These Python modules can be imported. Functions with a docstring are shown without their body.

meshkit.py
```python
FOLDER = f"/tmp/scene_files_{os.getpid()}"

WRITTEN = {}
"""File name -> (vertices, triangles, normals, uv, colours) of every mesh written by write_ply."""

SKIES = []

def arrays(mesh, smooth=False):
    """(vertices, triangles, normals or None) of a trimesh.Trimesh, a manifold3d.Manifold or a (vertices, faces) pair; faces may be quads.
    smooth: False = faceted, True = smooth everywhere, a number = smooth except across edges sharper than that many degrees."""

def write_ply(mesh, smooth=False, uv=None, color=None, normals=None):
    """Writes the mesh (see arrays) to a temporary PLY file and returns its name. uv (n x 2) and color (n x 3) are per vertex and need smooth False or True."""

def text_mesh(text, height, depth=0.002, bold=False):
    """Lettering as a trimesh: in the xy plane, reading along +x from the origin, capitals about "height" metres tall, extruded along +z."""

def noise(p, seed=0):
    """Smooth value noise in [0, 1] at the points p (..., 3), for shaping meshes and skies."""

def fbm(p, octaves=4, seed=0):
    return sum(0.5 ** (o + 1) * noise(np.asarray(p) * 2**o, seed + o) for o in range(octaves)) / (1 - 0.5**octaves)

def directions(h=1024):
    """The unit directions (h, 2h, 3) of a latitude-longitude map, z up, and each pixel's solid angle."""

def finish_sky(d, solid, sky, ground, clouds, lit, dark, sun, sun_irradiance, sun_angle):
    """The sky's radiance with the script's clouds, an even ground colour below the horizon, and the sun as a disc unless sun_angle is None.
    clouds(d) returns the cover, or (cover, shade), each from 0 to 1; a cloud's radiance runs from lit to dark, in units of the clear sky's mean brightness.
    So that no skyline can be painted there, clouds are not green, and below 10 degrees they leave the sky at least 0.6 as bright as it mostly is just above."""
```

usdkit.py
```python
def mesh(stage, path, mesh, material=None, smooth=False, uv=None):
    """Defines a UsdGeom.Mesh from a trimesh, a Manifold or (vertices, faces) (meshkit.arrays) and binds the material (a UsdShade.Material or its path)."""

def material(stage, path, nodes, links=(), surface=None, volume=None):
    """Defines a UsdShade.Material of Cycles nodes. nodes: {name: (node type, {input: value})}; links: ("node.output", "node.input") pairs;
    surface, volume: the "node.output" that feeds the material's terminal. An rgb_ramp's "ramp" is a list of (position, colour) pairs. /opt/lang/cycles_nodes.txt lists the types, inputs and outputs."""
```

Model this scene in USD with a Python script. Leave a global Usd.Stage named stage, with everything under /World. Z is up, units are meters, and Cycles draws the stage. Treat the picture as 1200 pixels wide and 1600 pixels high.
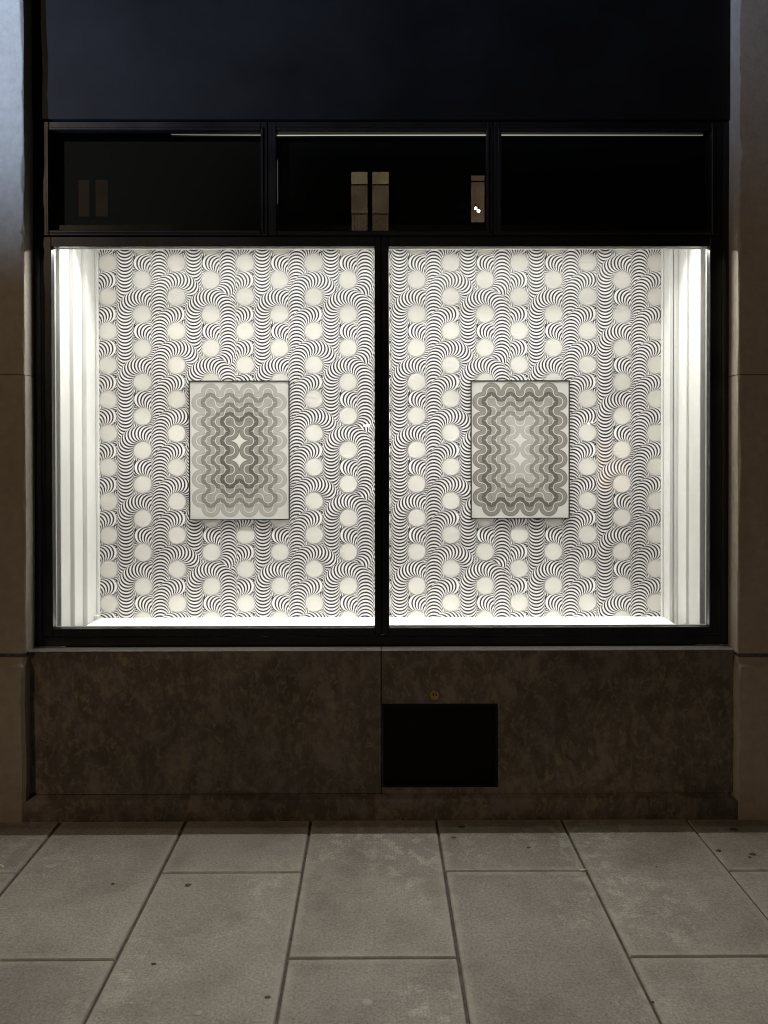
import math, random
import numpy as np, trimesh, shapely, manifold3d
from shapely.geometry import Polygon, LineString, Point, box as sbox
from shapely import affinity
from scipy.spatial import cKDTree
import usdkit, meshkit
from pxr import Usd, UsdGeom, UsdLux, UsdShade, Gf, Sdf

stage = Usd.Stage.CreateInMemory()
UsdGeom.SetStageUpAxis(stage, 'Z'); UsdGeom.SetStageMetersPerUnit(stage, 1.0)
UsdGeom.Xform.Define(stage, '/World')

# ------------------------------------------------------------------ camera
F = 1202.0                                   # focal length in pixels of a 1200 px wide picture
EYE = np.array([0.0, -3.256, 1.55])
YAW, PITCH, ROLL = 4.32531350e-03, -7.82618462e-03, -1.62267021e-03
PPX, PPY = 595.2146, 706.3989
def axes():
    cy, sy, cp, sp = math.cos(YAW), math.sin(YAW), math.cos(PITCH), math.sin(PITCH)
    cr, sr = math.cos(ROLL), math.sin(ROLL)
    fwd = np.array([sy*cp, cy*cp, sp]); right = np.array([cy, -sy, 0.0]); up = np.cross(right, fwd)
    return cr*right + sr*up, -sr*right + cr*up, fwd
RT, UP, FW = axes()
cam = UsdGeom.Camera.Define(stage, '/World/camera')
m = Gf.Matrix4d(*RT, 0, *UP, 0, *(-FW), 0, *EYE, 1)
cam.AddTransformOp().Set(m)
HA = 36.0
cam.CreateHorizontalApertureAttr(HA); cam.CreateVerticalApertureAttr(HA*4/3)
cam.CreateFocalLengthAttr(HA*F/1200.0)
cam.CreateHorizontalApertureOffsetAttr((600-PPX)/1200.0*HA)
cam.CreateVerticalApertureOffsetAttr(-(800-PPY)/1200.0*HA)
cam.CreateClippingRangeAttr(Gf.Vec2f(0.05, 500))
cam.CreateExposureAttr(0.0)

def W(px, py, Y):
    """(X, Z) on the upright plane at depth Y that the measured pixel falls on."""
    d = FW + RT*(px-PPX)/F - UP*(py-PPY)/F
    t = (Y-EYE[1])/d[1]
    return EYE[0]+t*d[0], EYE[2]+t*d[2]
def WX(px, py, Y): return W(px, py, Y)[0]
def WZ(px, py, Y): return W(px, py, Y)[1]
def G(px, py, Z=0.0):
    d = FW + RT*(px-PPX)/F - UP*(py-PPY)/F
    t = (Z-EYE[2])/d[2]
    return EYE[0]+t*d[0], EYE[1]+t*d[1]

# ------------------------------------------------------------------ sky (night)
LOOKS = '/World/Looks'
UsdGeom.Scope.Define(stage, LOOKS)
dome = UsdLux.DomeLight.Define(stage, '/World/sky')
dome.GetPrim().SetCustomDataByKey('kind', 'structure')
skym = usdkit.material(stage, LOOKS+'/night_sky', {
    'sky': ('sky_texture', {'sky_type': 'single_scattering', 'sun_disc': False, 'sun_elevation': 0.03, 'sun_rotation': 2.6}),
    'bg': ('background_shader', {'strength': 0.0006})}, [('sky.color', 'bg.color')], surface='bg.background')
UsdShade.MaterialBindingAPI.Apply(dome.GetPrim()).Bind(skym)

# ------------------------------------------------------------------ lamps
def light_xf(l, pos, target):
    pos, target = np.array(pos, float), np.array(target, float)
    z = pos-target; z /= np.linalg.norm(z)
    ref = np.array([1.0, 0, 0]) if abs(z[0]) < 0.9 else np.array([0, 1.0, 0])
    y = np.cross(z, ref); y /= np.linalg.norm(y); x = np.cross(y, z)
    l.AddTransformOp().Set(Gf.Matrix4d(*x, 0, *y, 0, *z, 0, *pos, 1))
YG = 0.030                                   # glass plane
YW = 0.45                                    # wallpapered wall
CEIL = WZ(600, 390, YW)
WARM = (1.0, 0.978, 0.955)
FRONT_I = 305.0
STRIP_I, SPOT_I, STREET_I, BLUE_I = 24.0, 15500.0, 760.0, 19000.0
def rect_light(name, pos, target, w, h, inten, color, parent='/World'):
    l = UsdLux.RectLight.Define(stage, parent+'/'+name)
    light_xf(l, pos, target)
    l.CreateWidthAttr(w); l.CreateHeightAttr(h); l.CreateIntensityAttr(inten); l.CreateColorAttr(Gf.Vec3f(*color))
    return l
def sphere_light(name, pos, target, r, inten, color, cone=None, soft=0.0):
    l = UsdLux.SphereLight.Define(stage, '/World/'+name)
    light_xf(l, pos, target)
    l.CreateRadiusAttr(r); l.CreateIntensityAttr(inten); l.CreateColorAttr(Gf.Vec3f(*color))
    if cone:
        s = UsdLux.ShapingAPI.Apply(l.GetPrim())
        s.CreateShapingConeAngleAttr(cone); s.CreateShapingConeSoftnessAttr(soft)
    return l
# fluorescent strips under the display ceiling, just behind the top of the window frame
YS, ZS = 0.115, WZ(600, 390, 0.45)-0.028
for k, (xa, xb) in enumerate([(-1.27, -0.02), (0.05, 1.29)]):
    rect_light('strip_lamp_light_%d' % k, ((xa+xb)/2, YS, ZS), ((xa+xb)/2, YS+0.25, ZS-1.0), xb-xa-0.04, 0.035, STRIP_I, WARM)
    rect_light('front_lamp_light_%d' % k, ((xa+xb)/2, 0.245, ZS-0.003), ((xa+xb)/2, 0.245-1.3, ZS-1.05), xb-xa-0.04, 0.02, FRONT_I, WARM)
# narrow spots between the strips and the wall, aimed at the foot of the wall
SPY, NSP = 0.215, 17
for k in range(NSP):
    xk = -1.19+k*(2.41/(NSP-1))
    sphere_light('spot_light_%d' % k, (xk, SPY, CEIL-0.016), (xk, SPY+0.215, CEIL-0.016-1.95), 0.01, SPOT_I, WARM, 14.0, 1.0)
# street lamps: a warm one across the road, a cold one by the next shop
STREET_POS = (-7.5, -9.0, 6.6)
BLUE_POS = (-3.6, -2.2, 2.15)
sphere_light('street_lamp_light', STREET_POS, (0, 0, 1), 0.16, STREET_I, (1.0, 0.74, 0.5))
sphere_light('cold_lamp_light', BLUE_POS, (-0.6, 0.0, 7.3), 0.05, BLUE_I, (0.43, 0.62, 1.0), 54, 0.8)

# ------------------------------------------------------------------ helpers
_count = {}
def uniq(parent, name):
    k = parent+'/'+name
    n = _count.get(k, 0); _count[k] = n+1
    return k if n == 0 else '%s_%03d' % (k, n)
def data(prim, **kw):
    for k, v in kw.items():
        if v: prim.SetCustomDataByKey(k, v)
_loc = {}
def thing(name, label, category, loc=(0, 0, 0), group=None):
    p = uniq('/World', name)
    x = UsdGeom.Xform.Define(stage, p); x.AddTranslateOp().Set(Gf.Vec3d(*map(float, loc)))
    data(x.GetPrim(), label=label, category=category, group=group)
    _loc[p] = np.array(loc, float)
    return p
def part(parent, name, mesh, mat, label=None, smooth=False, kind=None, base=None):
    p = uniq(parent, name)
    v, f, _ = meshkit.arrays(mesh)
    off = _loc.get(parent, np.zeros(3)); _loc[p] = off
    mm = usdkit.mesh(stage, p, trimesh.Trimesh(v-off, f, process=False), mat, smooth=smooth)
    data(mm.GetPrim(), label=label, kind=kind)
    return p
def solo(name, mesh, mat, label=None, category=None, kind=None, group=None, smooth=False):
    p = uniq('/World', name)
    mm = usdkit.mesh(stage, p, mesh, mat, smooth=smooth)
    data(mm.GetPrim(), label=label, category=category, kind=kind, group=group)
    return p
def cat(*ms): return trimesh.util.concatenate([x for x in ms])
def bbox(x0, x1, y0, y1, z0, z1, c=0.002):
    """A box whose edges are chamfered by c."""
    lo, hi = np.array([x0, y0, z0], float), np.array([x1, y1, z1], float)
    c = min(c, 0.45*(hi-lo).min())
    pts = []
    for s in np.ndindex(2, 2, 2):
        corner = np.where(np.array(s) == 1, hi, lo); inn = np.where(np.array(s) == 1, -c, c)
        for a in range(3):
            q = corner+inn; q[a] = corner[a]; pts.append(q)
    return trimesh.convex.convex_hull(np.array(pts))
def plain(x0, x1, y0, y1, z0, z1):
    return trimesh.creation.box(bounds=[[x0, y0, z0], [x1, y1, z1]])
def hull(pts): return trimesh.convex.convex_hull(np.array(pts, float))
def sheet(poly, Y):
    """A flat sheet of a shapely polygon in the XZ plane, facing the street (-Y)."""
    vs, fs, n = [], [], 0
    for g in getattr(poly, 'geoms', [poly]):
        if g.is_empty or g.geom_type != 'Polygon' or g.area < 1e-9: continue
        rings = [np.array(g.exterior.coords)[:-1]]+[np.array(h.coords)[:-1] for h in g.interiors]
        gg = shapely.geometry.polygon.orient(g, 1.0)
        rings = [np.array(gg.exterior.coords)[:-1]]+[np.array(h.coords)[:-1] for h in gg.interiors]
        t = manifold3d.triangulate(rings)
        if len(t) == 0: continue
        p = np.vstack(rings)
        vs.append(np.c_[p[:, 0], np.full(len(p), Y), p[:, 1]]); fs.append(np.asarray(t)+n); n += len(p)
    v, f = np.vstack(vs), np.vstack(fs)
    nrm = np.cross(v[f[:, 1]]-v[f[:, 0]], v[f[:, 2]]-v[f[:, 0]])[:, 1]
    f[nrm > 0] = f[nrm > 0][:, ::-1]
    return trimesh.Trimesh(v, f, process=False)
def slab_xz(poly, y0, y1):
    """A polygon in XZ extruded from y0 (front) to y1."""
    e = trimesh.creation.extrude_polygon(poly, y1-y0, engine='earcut')
    v = np.array(e.vertices); w = np.c_[v[:, 0], y1-v[:, 2], v[:, 1]]
    e = trimesh.Trimesh(w, e.faces, process=False)
    if e.volume < 0: e.invert()
    return e

# ------------------------------------------------------------------ materials
M = {}
def mat(name, nodes, links=(), surface='p.BSDF'):
    M[name] = usdkit.material(stage, LOOKS+'/'+name, nodes, links, surface=surface); return M[name]
POS = {'pos': ('geometry', {})}
def noisy(name, c1, c2, scale=6.0, rough=0.5, bump=0.0, bscale=60.0, lo=0.35, hi=0.65, detail=6.0, stretch=None, spec=0.5, extra=None, metallic=0.0, rvar=0.0):
    n = {'pos': ('geometry', {}), 'map': ('mapping', {'scale': stretch or (1, 1, 1)}),
         'n': ('noise_texture', {'scale': scale, 'detail': detail, 'roughness': 0.6}),
         'r': ('rgb_ramp', {'ramp': [(lo, c1), (hi, c2)]}),
         'p': ('principled_bsdf', {'roughness': rough, 'specular_ior_level': spec, 'metallic': metallic})}
    l = [('pos.position', 'map.vector'), ('map.vector', 'n.vector'), ('n.fac', 'r.fac'), ('r.color', 'p.base_color')]
    if rvar:
        n['rr'] = ('map_range', {'from_min': 0.3, 'from_max': 0.7, 'to_min': rough-rvar, 'to_max': rough+rvar}); l += [('n.fac', 'rr.value'), ('rr.result', 'p.roughness')]
    if bump:
        n['nb'] = ('noise_texture', {'scale': bscale, 'detail': 4.0}); n['b'] = ('bump', {'strength': bump, 'distance': 0.004})
        l += [('pos.position', 'nb.vector'), ('nb.fac', 'b.height'), ('b.normal', 'p.normal')]
    return mat(name, n, l)
noisy('white_paint', (0.80, 0.795, 0.77), (0.84, 0.835, 0.81), 3.0, 0.5, 0.08, 25)
noisy('trim_paint', (0.60, 0.595, 0.565), (0.64, 0.635, 0.605), 3.0, 0.5, 0.06, 25)
noisy('grey_white_paint', (0.53, 0.52, 0.49), (0.57, 0.56, 0.53), 3.0, 0.5, 0.06, 25)
noisy('wallpaper', (0.845, 0.835, 0.80), (0.865, 0.855, 0.825), 8.0, 0.55)
noisy('wallpaper_ink', (0.034, 0.025, 0.031), (0.043, 0.032, 0.039), 30.0, 0.45)
noisy('dot_ink', (0.595, 0.575, 0.525), (0.625, 0.605, 0.555), 5.0, 0.42)
noisy('black_metal', (0.004, 0.0042, 0.005), (0.006, 0.006, 0.007), 4.0, 0.32, 0.05, 40, rvar=0.06)
noisy('black_panel', (0.004, 0.004, 0.0046), (0.0065, 0.0065, 0.0074), 2.2, 0.5, 0.04, 90, rvar=0.06, spec=0.2)
noisy('blackout', (0.003, 0.020, 0.040), (0.004, 0.024, 0.048), 2.0, 0.7)
noisy('gasket', (0.30, 0.29, 0.26), (0.36, 0.35, 0.31), 9.0, 0.5)
noisy('alu', (0.5, 0.5, 0.49), (0.56, 0.56, 0.55), 9.0, 0.4, metallic=1.0)
noisy('frame_black', (0.012, 0.011, 0.014), (0.018, 0.017, 0.02), 20.0, 0.35)
noisy('brass', (0.30, 0.22, 0.07), (0.42, 0.32, 0.12), 60.0, 0.42, metallic=0.85)
noisy('slot_dark', (0.003, 0.003, 0.003), (0.004, 0.004, 0.004), 5.0, 0.8, spec=0.1)
noisy('grille_paint', (0.003, 0.003, 0.003), (0.006, 0.006, 0.006), 40.0, 0.7, spec=0.2)
noisy('gum', (0.05, 0.045, 0.04), (0.085, 0.077, 0.066), 120.0, 0.7)
noisy('pale_gum', (0.33, 0.31, 0.27), (0.42, 0.39, 0.34), 120.0, 0.8)
noisy('paper_white', (0.72, 0.70, 0.62), (0.8, 0.78, 0.7), 90.0, 0.7)
noisy('filter_tan', (0.45, 0.28, 0.12), (0.55, 0.36, 0.18), 200.0, 0.7)
noisy('mortar', (0.065, 0.055, 0.044), (0.12, 0.103, 0.083), 40.0, 0.9, 0.5, 200)
noisy('asphalt', (0.04, 0.04, 0.04), (0.06, 0.06, 0.058), 60.0, 0.85, 0.5, 250)
noisy('kerb_stone', (0.24, 0.235, 0.22), (0.33, 0.32, 0.30), 30.0, 0.75, 0.4, 150)
noisy('plaster', (0.045, 0.042, 0.037), (0.06, 0.056, 0.05), 1.5, 0.85)
noisy('street_metal', (0.02, 0.022, 0.022), (0.03, 0.032, 0.032), 12.0, 0.45)
noisy('interior_dark', (0.02, 0.02, 0.02), (0.03, 0.03, 0.03), 5.0, 0.8)
# limestone of the pillars: cream, streaked and stained
mat('limestone', {
    'pos': ('geometry', {}), 'map': ('mapping', {'scale': (1, 1, 0.35)}),
    'n1': ('noise_texture', {'scale': 2.6, 'detail': 8.0, 'roughness': 0.62}),
    'n2': ('noise_texture', {'scale': 26.0, 'detail': 6.0, 'roughness': 0.65}),
    'n3': ('noise_texture', {'scale': 9.0, 'detail': 5.0, 'roughness': 0.6}),
    'r1': ('rgb_ramp', {'ramp': [(0.30, (0.27, 0.225, 0.175)), (0.52, (0.34, 0.295, 0.24)), (0.72, (0.38, 0.345, 0.29))]}),
    'r2': ('rgb_ramp', {'ramp': [(0.30, (0.80, 0.79, 0.78)), (0.60, (1.0, 1.0, 1.0))]}),
    'r3': ('rgb_ramp', {'ramp': [(0.23, (0.55, 0.52, 0.48)), (0.33, (1, 1, 1))]}),
    'm1': ('mix', {'mix_type': 'multiply', 'fac': 0.8}), 'm2': ('mix', {'mix_type': 'multiply', 'fac': 0.55}),
    'nb': ('noise_texture', {'scale': 110.0, 'detail': 5.0}), 'b': ('bump', {'strength': 0.28, 'distance': 0.003}),
    'p': ('principled_bsdf', {'roughness': 0.85, 'specular_ior_level': 0.25})},
    [('pos.position', 'map.vector'), ('map.vector', 'n1.vector'), ('pos.position', 'n2.vector'), ('pos.position', 'n3.vector'),
     ('n1.fac', 'r1.fac'), ('n2.fac', 'r2.fac'), ('n3.fac', 'r3.fac'), ('r1.color', 'm1.color1'), ('r2.color', 'm1.color2'),
     ('m1.color', 'm2.color1'), ('r3.color', 'm2.color2'), ('m2.color', 'p.base_color'),
     ('pos.position', 'nb.vector'), ('nb.fac', 'b.height'), ('b.normal', 'p.normal')])
# brown marble of the base, clouded purple and ochre
mat('brown_marble', {
    'pos': ('geometry', {}), 'map': ('mapping', {'scale': (1, 1, 0.72), 'rotation': (0, 0.2, 0)}),
    'n1': ('noise_texture', {'scale': 11.0, 'detail': 10.0, 'roughness': 0.68, 'distortion': 0.35}),
    'n2': ('noise_texture', {'scale': 30.0, 'detail': 9.0, 'roughness': 0.74, 'distortion': 0.6}),
    'n3': ('noise_texture', {'scale': 1.7, 'detail': 3.0, 'roughness': 0.5}),
    'n4': ('noise_texture', {'scale': 13.0, 'detail': 8.0, 'roughness': 0.72, 'distortion': 0.3}),
    'r1': ('rgb_ramp', {'ramp': [(0.36, (0.068, 0.056, 0.046)), (0.52, (0.106, 0.089, 0.075)), (0.64, (0.178, 0.152, 0.136))]}),
    'r2': ('rgb_ramp', {'ramp': [(0.51, (0, 0, 0)), (0.63, (0.9, 0.9, 0.9))]}),
    'r3': ('rgb_ramp', {'ramp': [(0.35, (0.70, 0.70, 0.70)), (0.62, (1.2, 1.18, 1.14))]}),
    'r4': ('rgb_ramp', {'ramp': [(0.54, (0, 0, 0)), (0.62, (0.8, 0.8, 0.8))]}),
    'm1': ('mix', {'color2': (0.215, 0.175, 0.120)}), 'm4': ('mix', {'color2': (0.17, 0.145, 0.14)}),
    'm2': ('mix', {'mix_type': 'multiply', 'fac': 1.0}),
    'rr': ('map_range', {'from_min': 0.3, 'from_max': 0.7, 'to_min': 0.42, 'to_max': 0.62}),
    'nb': ('noise_texture', {'scale': 90.0, 'detail': 4.0}), 'b': ('bump', {'strength': 0.06, 'distance': 0.003}),
    'p': ('principled_bsdf', {'roughness': 0.5, 'specular_ior_level': 0.35})},
    [('pos.position', 'map.vector'), ('map.vector', 'n1.vector'), ('map.vector', 'n2.vector'), ('pos.position', 'n3.vector'), ('map.vector', 'n4.vector'),
     ('n1.fac', 'r1.fac'), ('n2.fac', 'r2.fac'), ('n3.fac', 'r3.fac'), ('n4.fac', 'r4.fac'), ('r2.color', 'm1.fac'), ('r1.color', 'm1.color1'),
     ('r4.color', 'm4.fac'), ('m1.color', 'm4.color1'), ('m4.color', 'm2.color1'), ('r3.color', 'm2.color2'), ('m2.color', 'p.base_color'),
     ('n1.fac', 'rr.value'), ('rr.result', 'p.roughness'),
     ('pos.position', 'nb.vector'), ('nb.fac', 'b.height'), ('b.normal', 'p.normal')])
noisy('sill_stone', (0.16, 0.15, 0.135), (0.23, 0.22, 0.20), 40.0, 0.4, 0.15, 120)
# pavement slabs: worn grey concrete, knurled in patches, pale cement bloom, dark specks
mat('slab_concrete', {
    'pos': ('geometry', {}), 'obj': ('object_info', {}), 'edge': ('attribute', {'attribute': 'edge'}),
    'sx': ('separate_xyz', {}),
    'n1': ('noise_texture', {'scale': 3.2, 'detail': 8.0, 'roughness': 0.65}),
    'n2': ('noise_texture', {'scale': 16.0, 'detail': 9.0, 'roughness': 0.7, 'distortion': 0.4}),
    'n3': ('noise_texture', {'scale': 1.7, 'detail': 3.0}),
    'n4': ('noise_texture', {'scale': 120.0, 'detail': 4.0, 'roughness': 0.7}),
    'v': ('voronoi_texture', {'scale': 17.0, 'randomness': 1.0}),
    'r1': ('rgb_ramp', {'ramp': [(0.30, (0.222, 0.200, 0.166)), (0.48, (0.312, 0.284, 0.240)), (0.70, (0.372, 0.342, 0.292))]}),
    'r2': ('rgb_ramp', {'ramp': [(0.51, (0, 0, 0)), (0.57, (1, 1, 1))]}),
    'r3': ('rgb_ramp', {'ramp': [(0.47, (0, 0, 0)), (0.62, (1, 1, 1))]}),
    'r4': ('rgb_ramp', {'ramp': [(0.25, (0.55, 0.55, 0.55)), (0.75, (1.35, 1.35, 1.35))]}),
    'rv': ('rgb_ramp', {'ramp': [(0.030, (0.6, 0.6, 0.6)), (0.055, (0, 0, 0))]}),
    'bl': ('math', {'math_type': 'multiply'}), 'bl2': ('math', {'math_type': 'multiply', 'value2': 0.7}),
    'rnd': ('map_range', {'from_min': 0, 'from_max': 1, 'to_min': 0.86, 'to_max': 1.10}),
    'rc': ('combine_xyz', {}),
    'm1': ('mix', {'color2': (0.50, 0.465, 0.395)}), 'm2': ('mix', {'mix_type': 'multiply', 'fac': 1.0}),
    'm3': ('mix', {'mix_type': 'multiply', 'fac': 1.0}), 'm4': ('mix', {'color2': (0.40, 0.37, 0.31)}), 'm5': ('mix', {'color2': (0.09, 0.08, 0.07)}),
    'ef': ('math', {'math_type': 'multiply'}), 'er': ('map_range', {'from_min': 0.35, 'from_max': 0.6, 'to_min': 0.1, 'to_max': 0.85, 'clamp': True}),
    'ax': ('math', {'math_type': 'multiply', 'value2': 2*math.pi/0.0105}), 'asn': ('math', {'math_type': 'sine'}),
    'ay': ('math', {'math_type': 'multiply', 'value2': 2*math.pi/0.0105}), 'ays': ('math', {'math_type': 'sine'}),
    'kk': ('math', {'math_type': 'add'}), 'km': ('math', {'math_type': 'multiply'}), 'ks': ('math', {'math_type': 'multiply', 'value2': 0.10}),
    'hh': ('math', {'math_type': 'add'}),
    'kc': ('map_range', {'from_min': -1.0, 'from_max': 1.0, 'to_min': 0.95, 'to_max': 1.035}), 'kcc': ('combine_xyz', {}), 'm6': ('mix', {'mix_type': 'multiply', 'fac': 1.0}),
    'b': ('bump', {'strength': 0.35, 'distance': 0.004}),
    'p': ('principled_bsdf', {'roughness': 0.72, 'specular_ior_level': 0.35})},
    [('pos.position', x+'.vector') for x in ('n1', 'n2', 'n3', 'n4', 'v', 'sx')] +
    [('n1.fac', 'r1.fac'), ('n2.fac', 'r2.fac'), ('n3.fac', 'r3.fac'), ('n4.fac', 'r4.fac'), ('v.distance', 'rv.fac'),
     ('r2.color', 'bl.value1'), ('r3.color', 'bl.value2'), ('bl.value', 'bl2.value1'), ('bl2.value', 'm1.fac'), ('r1.color', 'm1.color1'),
     ('m1.color', 'm2.color1'), ('r4.color', 'm2.color2'), ('obj.random', 'rnd.value'), ('rnd.result', 'rc.x'), ('rnd.result', 'rc.y'), ('rnd.result', 'rc.z'),
     ('m2.color', 'm3.color1'), ('rc.vector', 'm3.color2'), ('n2.fac', 'er.value'), ('er.result', 'ef.value1'), ('edge.fac', 'ef.value2'),
     ('m3.color', 'm4.color1'), ('ef.value', 'm4.fac'), ('m4.color', 'm6.color1'),
     ('sx.x', 'ax.value1'), ('ax.value', 'asn.value1'), ('sx.y', 'ay.value1'), ('ay.value', 'ays.value1'), ('asn.value', 'kk.value1'), ('ays.value', 'kk.value2'),
     ('kk.value', 'km.value1'), ('r3.color', 'km.value2'), ('km.value', 'kc.value'), ('kc.result', 'kcc.x'), ('kc.result', 'kcc.y'), ('kc.result', 'kcc.z'), ('kcc.vector', 'm6.color2'),
     ('m6.color', 'p.base_color'),
     ('km.value', 'ks.value1'), ('ks.value', 'hh.value1'), ('n4.fac', 'hh.value2'), ('hh.value', 'b.height'), ('b.normal', 'p.normal')])
# clear window glass: lets the light through and mirrors the street a little
mat('window_glass', {'f': ('fresnel', {'IOR': 1.5}), 't': ('transparent_bsdf', {'color': (0.95, 0.97, 0.955)}), 'g': ('glossy_bsdf', {'color': (1, 1, 1), 'roughness': 0.0}),
                     'mx': ('mix_closure', {})}, [('f.fac', 'mx.fac'), ('t.BSDF', 'mx.closure1'), ('g.BSDF', 'mx.closure2')], surface='mx.closure')
mat('print_paper', {'a': ('attribute', {'attribute': 'ink'}), 'p': ('principled_bsdf', {'roughness': 0.6})}, [('a.color', 'p.base_color')])
def emit(name, color, strength): return mat(name, {'e': ('emission', {'color': color, 'strength': strength})}, surface='e.emission')

# ------------------------------------------------------------------ ground
def pmesh(path, v, f, material, attrs=None, kind=None, label=None):
    mm = usdkit.mesh(stage, path, trimesh.Trimesh(v, f, process=False), material)
    for name, (typ, arr) in (attrs or {}).items():
        UsdGeom.PrimvarsAPI(mm).CreatePrimvar(name, typ, 'vertex').Set(arr)
    data(mm.GetPrim(), kind=kind, label=label)
    return mm
FACE_Y = -0.085                              # foot of the wall
ex, ey = [], []
road = solo('road', trimesh.Trimesh([[-60, -60, -0.135], [60, -60, -0.135], [60, 1, -0.135], [-60, 1, -0.135]], [[0, 1, 2], [0, 2, 3]], process=False), M['asphalt'], kind='structure')
pv = '/World/pavement'
UsdGeom.Xform.Define(stage, pv); data(stage.GetPrimAtPath(pv), kind='structure')
part(pv, 'mortar_bed', plain(-9, 9, -4.05, 0.3, -0.13, -0.007), M['mortar'])
xs_px = [95, 292, 485, 682, 880, 1075]
xs = np.array([G(x, 1284)[0] for x in xs_px]); PITCH_X = np.polyfit(np.arange(6), xs, 1)[0]; X0 = np.polyfit(np.arange(6), xs, 1)[1]
odd = np.mean([G(584, 1498)[1], G(90, 1501)[1], G(1100, 1492)[1]])    # cross joints of columns A C E / B D F
even = np.mean([G(390, 1363)[1], G(780, 1361)[1]])
PITCH_Y = 2*abs(odd-even)
rng = random.Random(7)
JW = 0.0095
def slab_mesh(x0, x1, y0, y1, top):
    x0 += JW/2+rng.uniform(-.001, .001); x1 -= JW/2+rng.uniform(-.001, .001); y0 += 0.0035; y1 -= 0.0035
    ins = [0.0, 0.0035, 0.009, 0.03]; zs = [top-0.0045, top, top, top]; ed = [1.0, 1.0, 0.9, 0.0]
    ring, col = [], []
    ring.append([(x0, y0, -0.05), (x1, y0, -0.05), (x1, y1, -0.05), (x0, y1, -0.05)]); col.append(0.3)
    for i, z, e in zip(ins, zs, ed):
        a, b, c, d = x0+i, x1-i, y0+i, y1-i
        ring.append([(a, c, z), (b, c, z), (b, d, z), (a, d, z)]); col.append(e)
    tilt = (rng.uniform(-.0012, .0012), rng.uniform(-.0012, .0012))
    v = np.array(ring).reshape(-1, 3)
    v[:, 2] += np.where(v[:, 2] > -0.04, (v[:, 0]-(x0+x1)/2)*tilt[0]+(v[:, 1]-(y0+y1)/2)*tilt[1], 0)
    f = []
    for k in range(len(ring)-1):
        for j in range(4):
            a, b = 4*k+j, 4*k+(j+1) % 4; f += [(a, b, b+4), (a, b+4, a+4)]
    t = 4*(len(ring)-1); f += [(t, t+1, t+2), (t, t+2, t+3)]
    return v, np.array(f), np.repeat(np.array(col, np.float32), 4)
from pxr import Vt
for k in range(-8, 13):
    xa = X0+(k-1)*PITCH_X; xb = xa+PITCH_X
    j0 = odd if k % 2 == 1 else even
    ys = [j0+PITCH_Y*i for i in range(-6, 4)]
    for a, b in zip(ys[:-1], ys[1:]):
        a, b = max(a, -3.85), min(b, FACE_Y+0.02)
        if b-a < 0.12: continue
        v, f, e = slab_mesh(xa, xb, a, b, rng.uniform(-0.0012, 0.0012))
        pmesh(uniq(pv, 'paving_slab'), v, f, M['slab_concrete'], {'edge': (Sdf.ValueTypeNames.FloatArray, Vt.FloatArray.FromNumpy(e))})
for k in range(18):
    part(pv, 'kerb_stone', bbox(-9+k, -8+k-0.006, -4.02, -3.86, -0.14, 0.0, 0.012), M['kerb_stone'])

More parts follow.
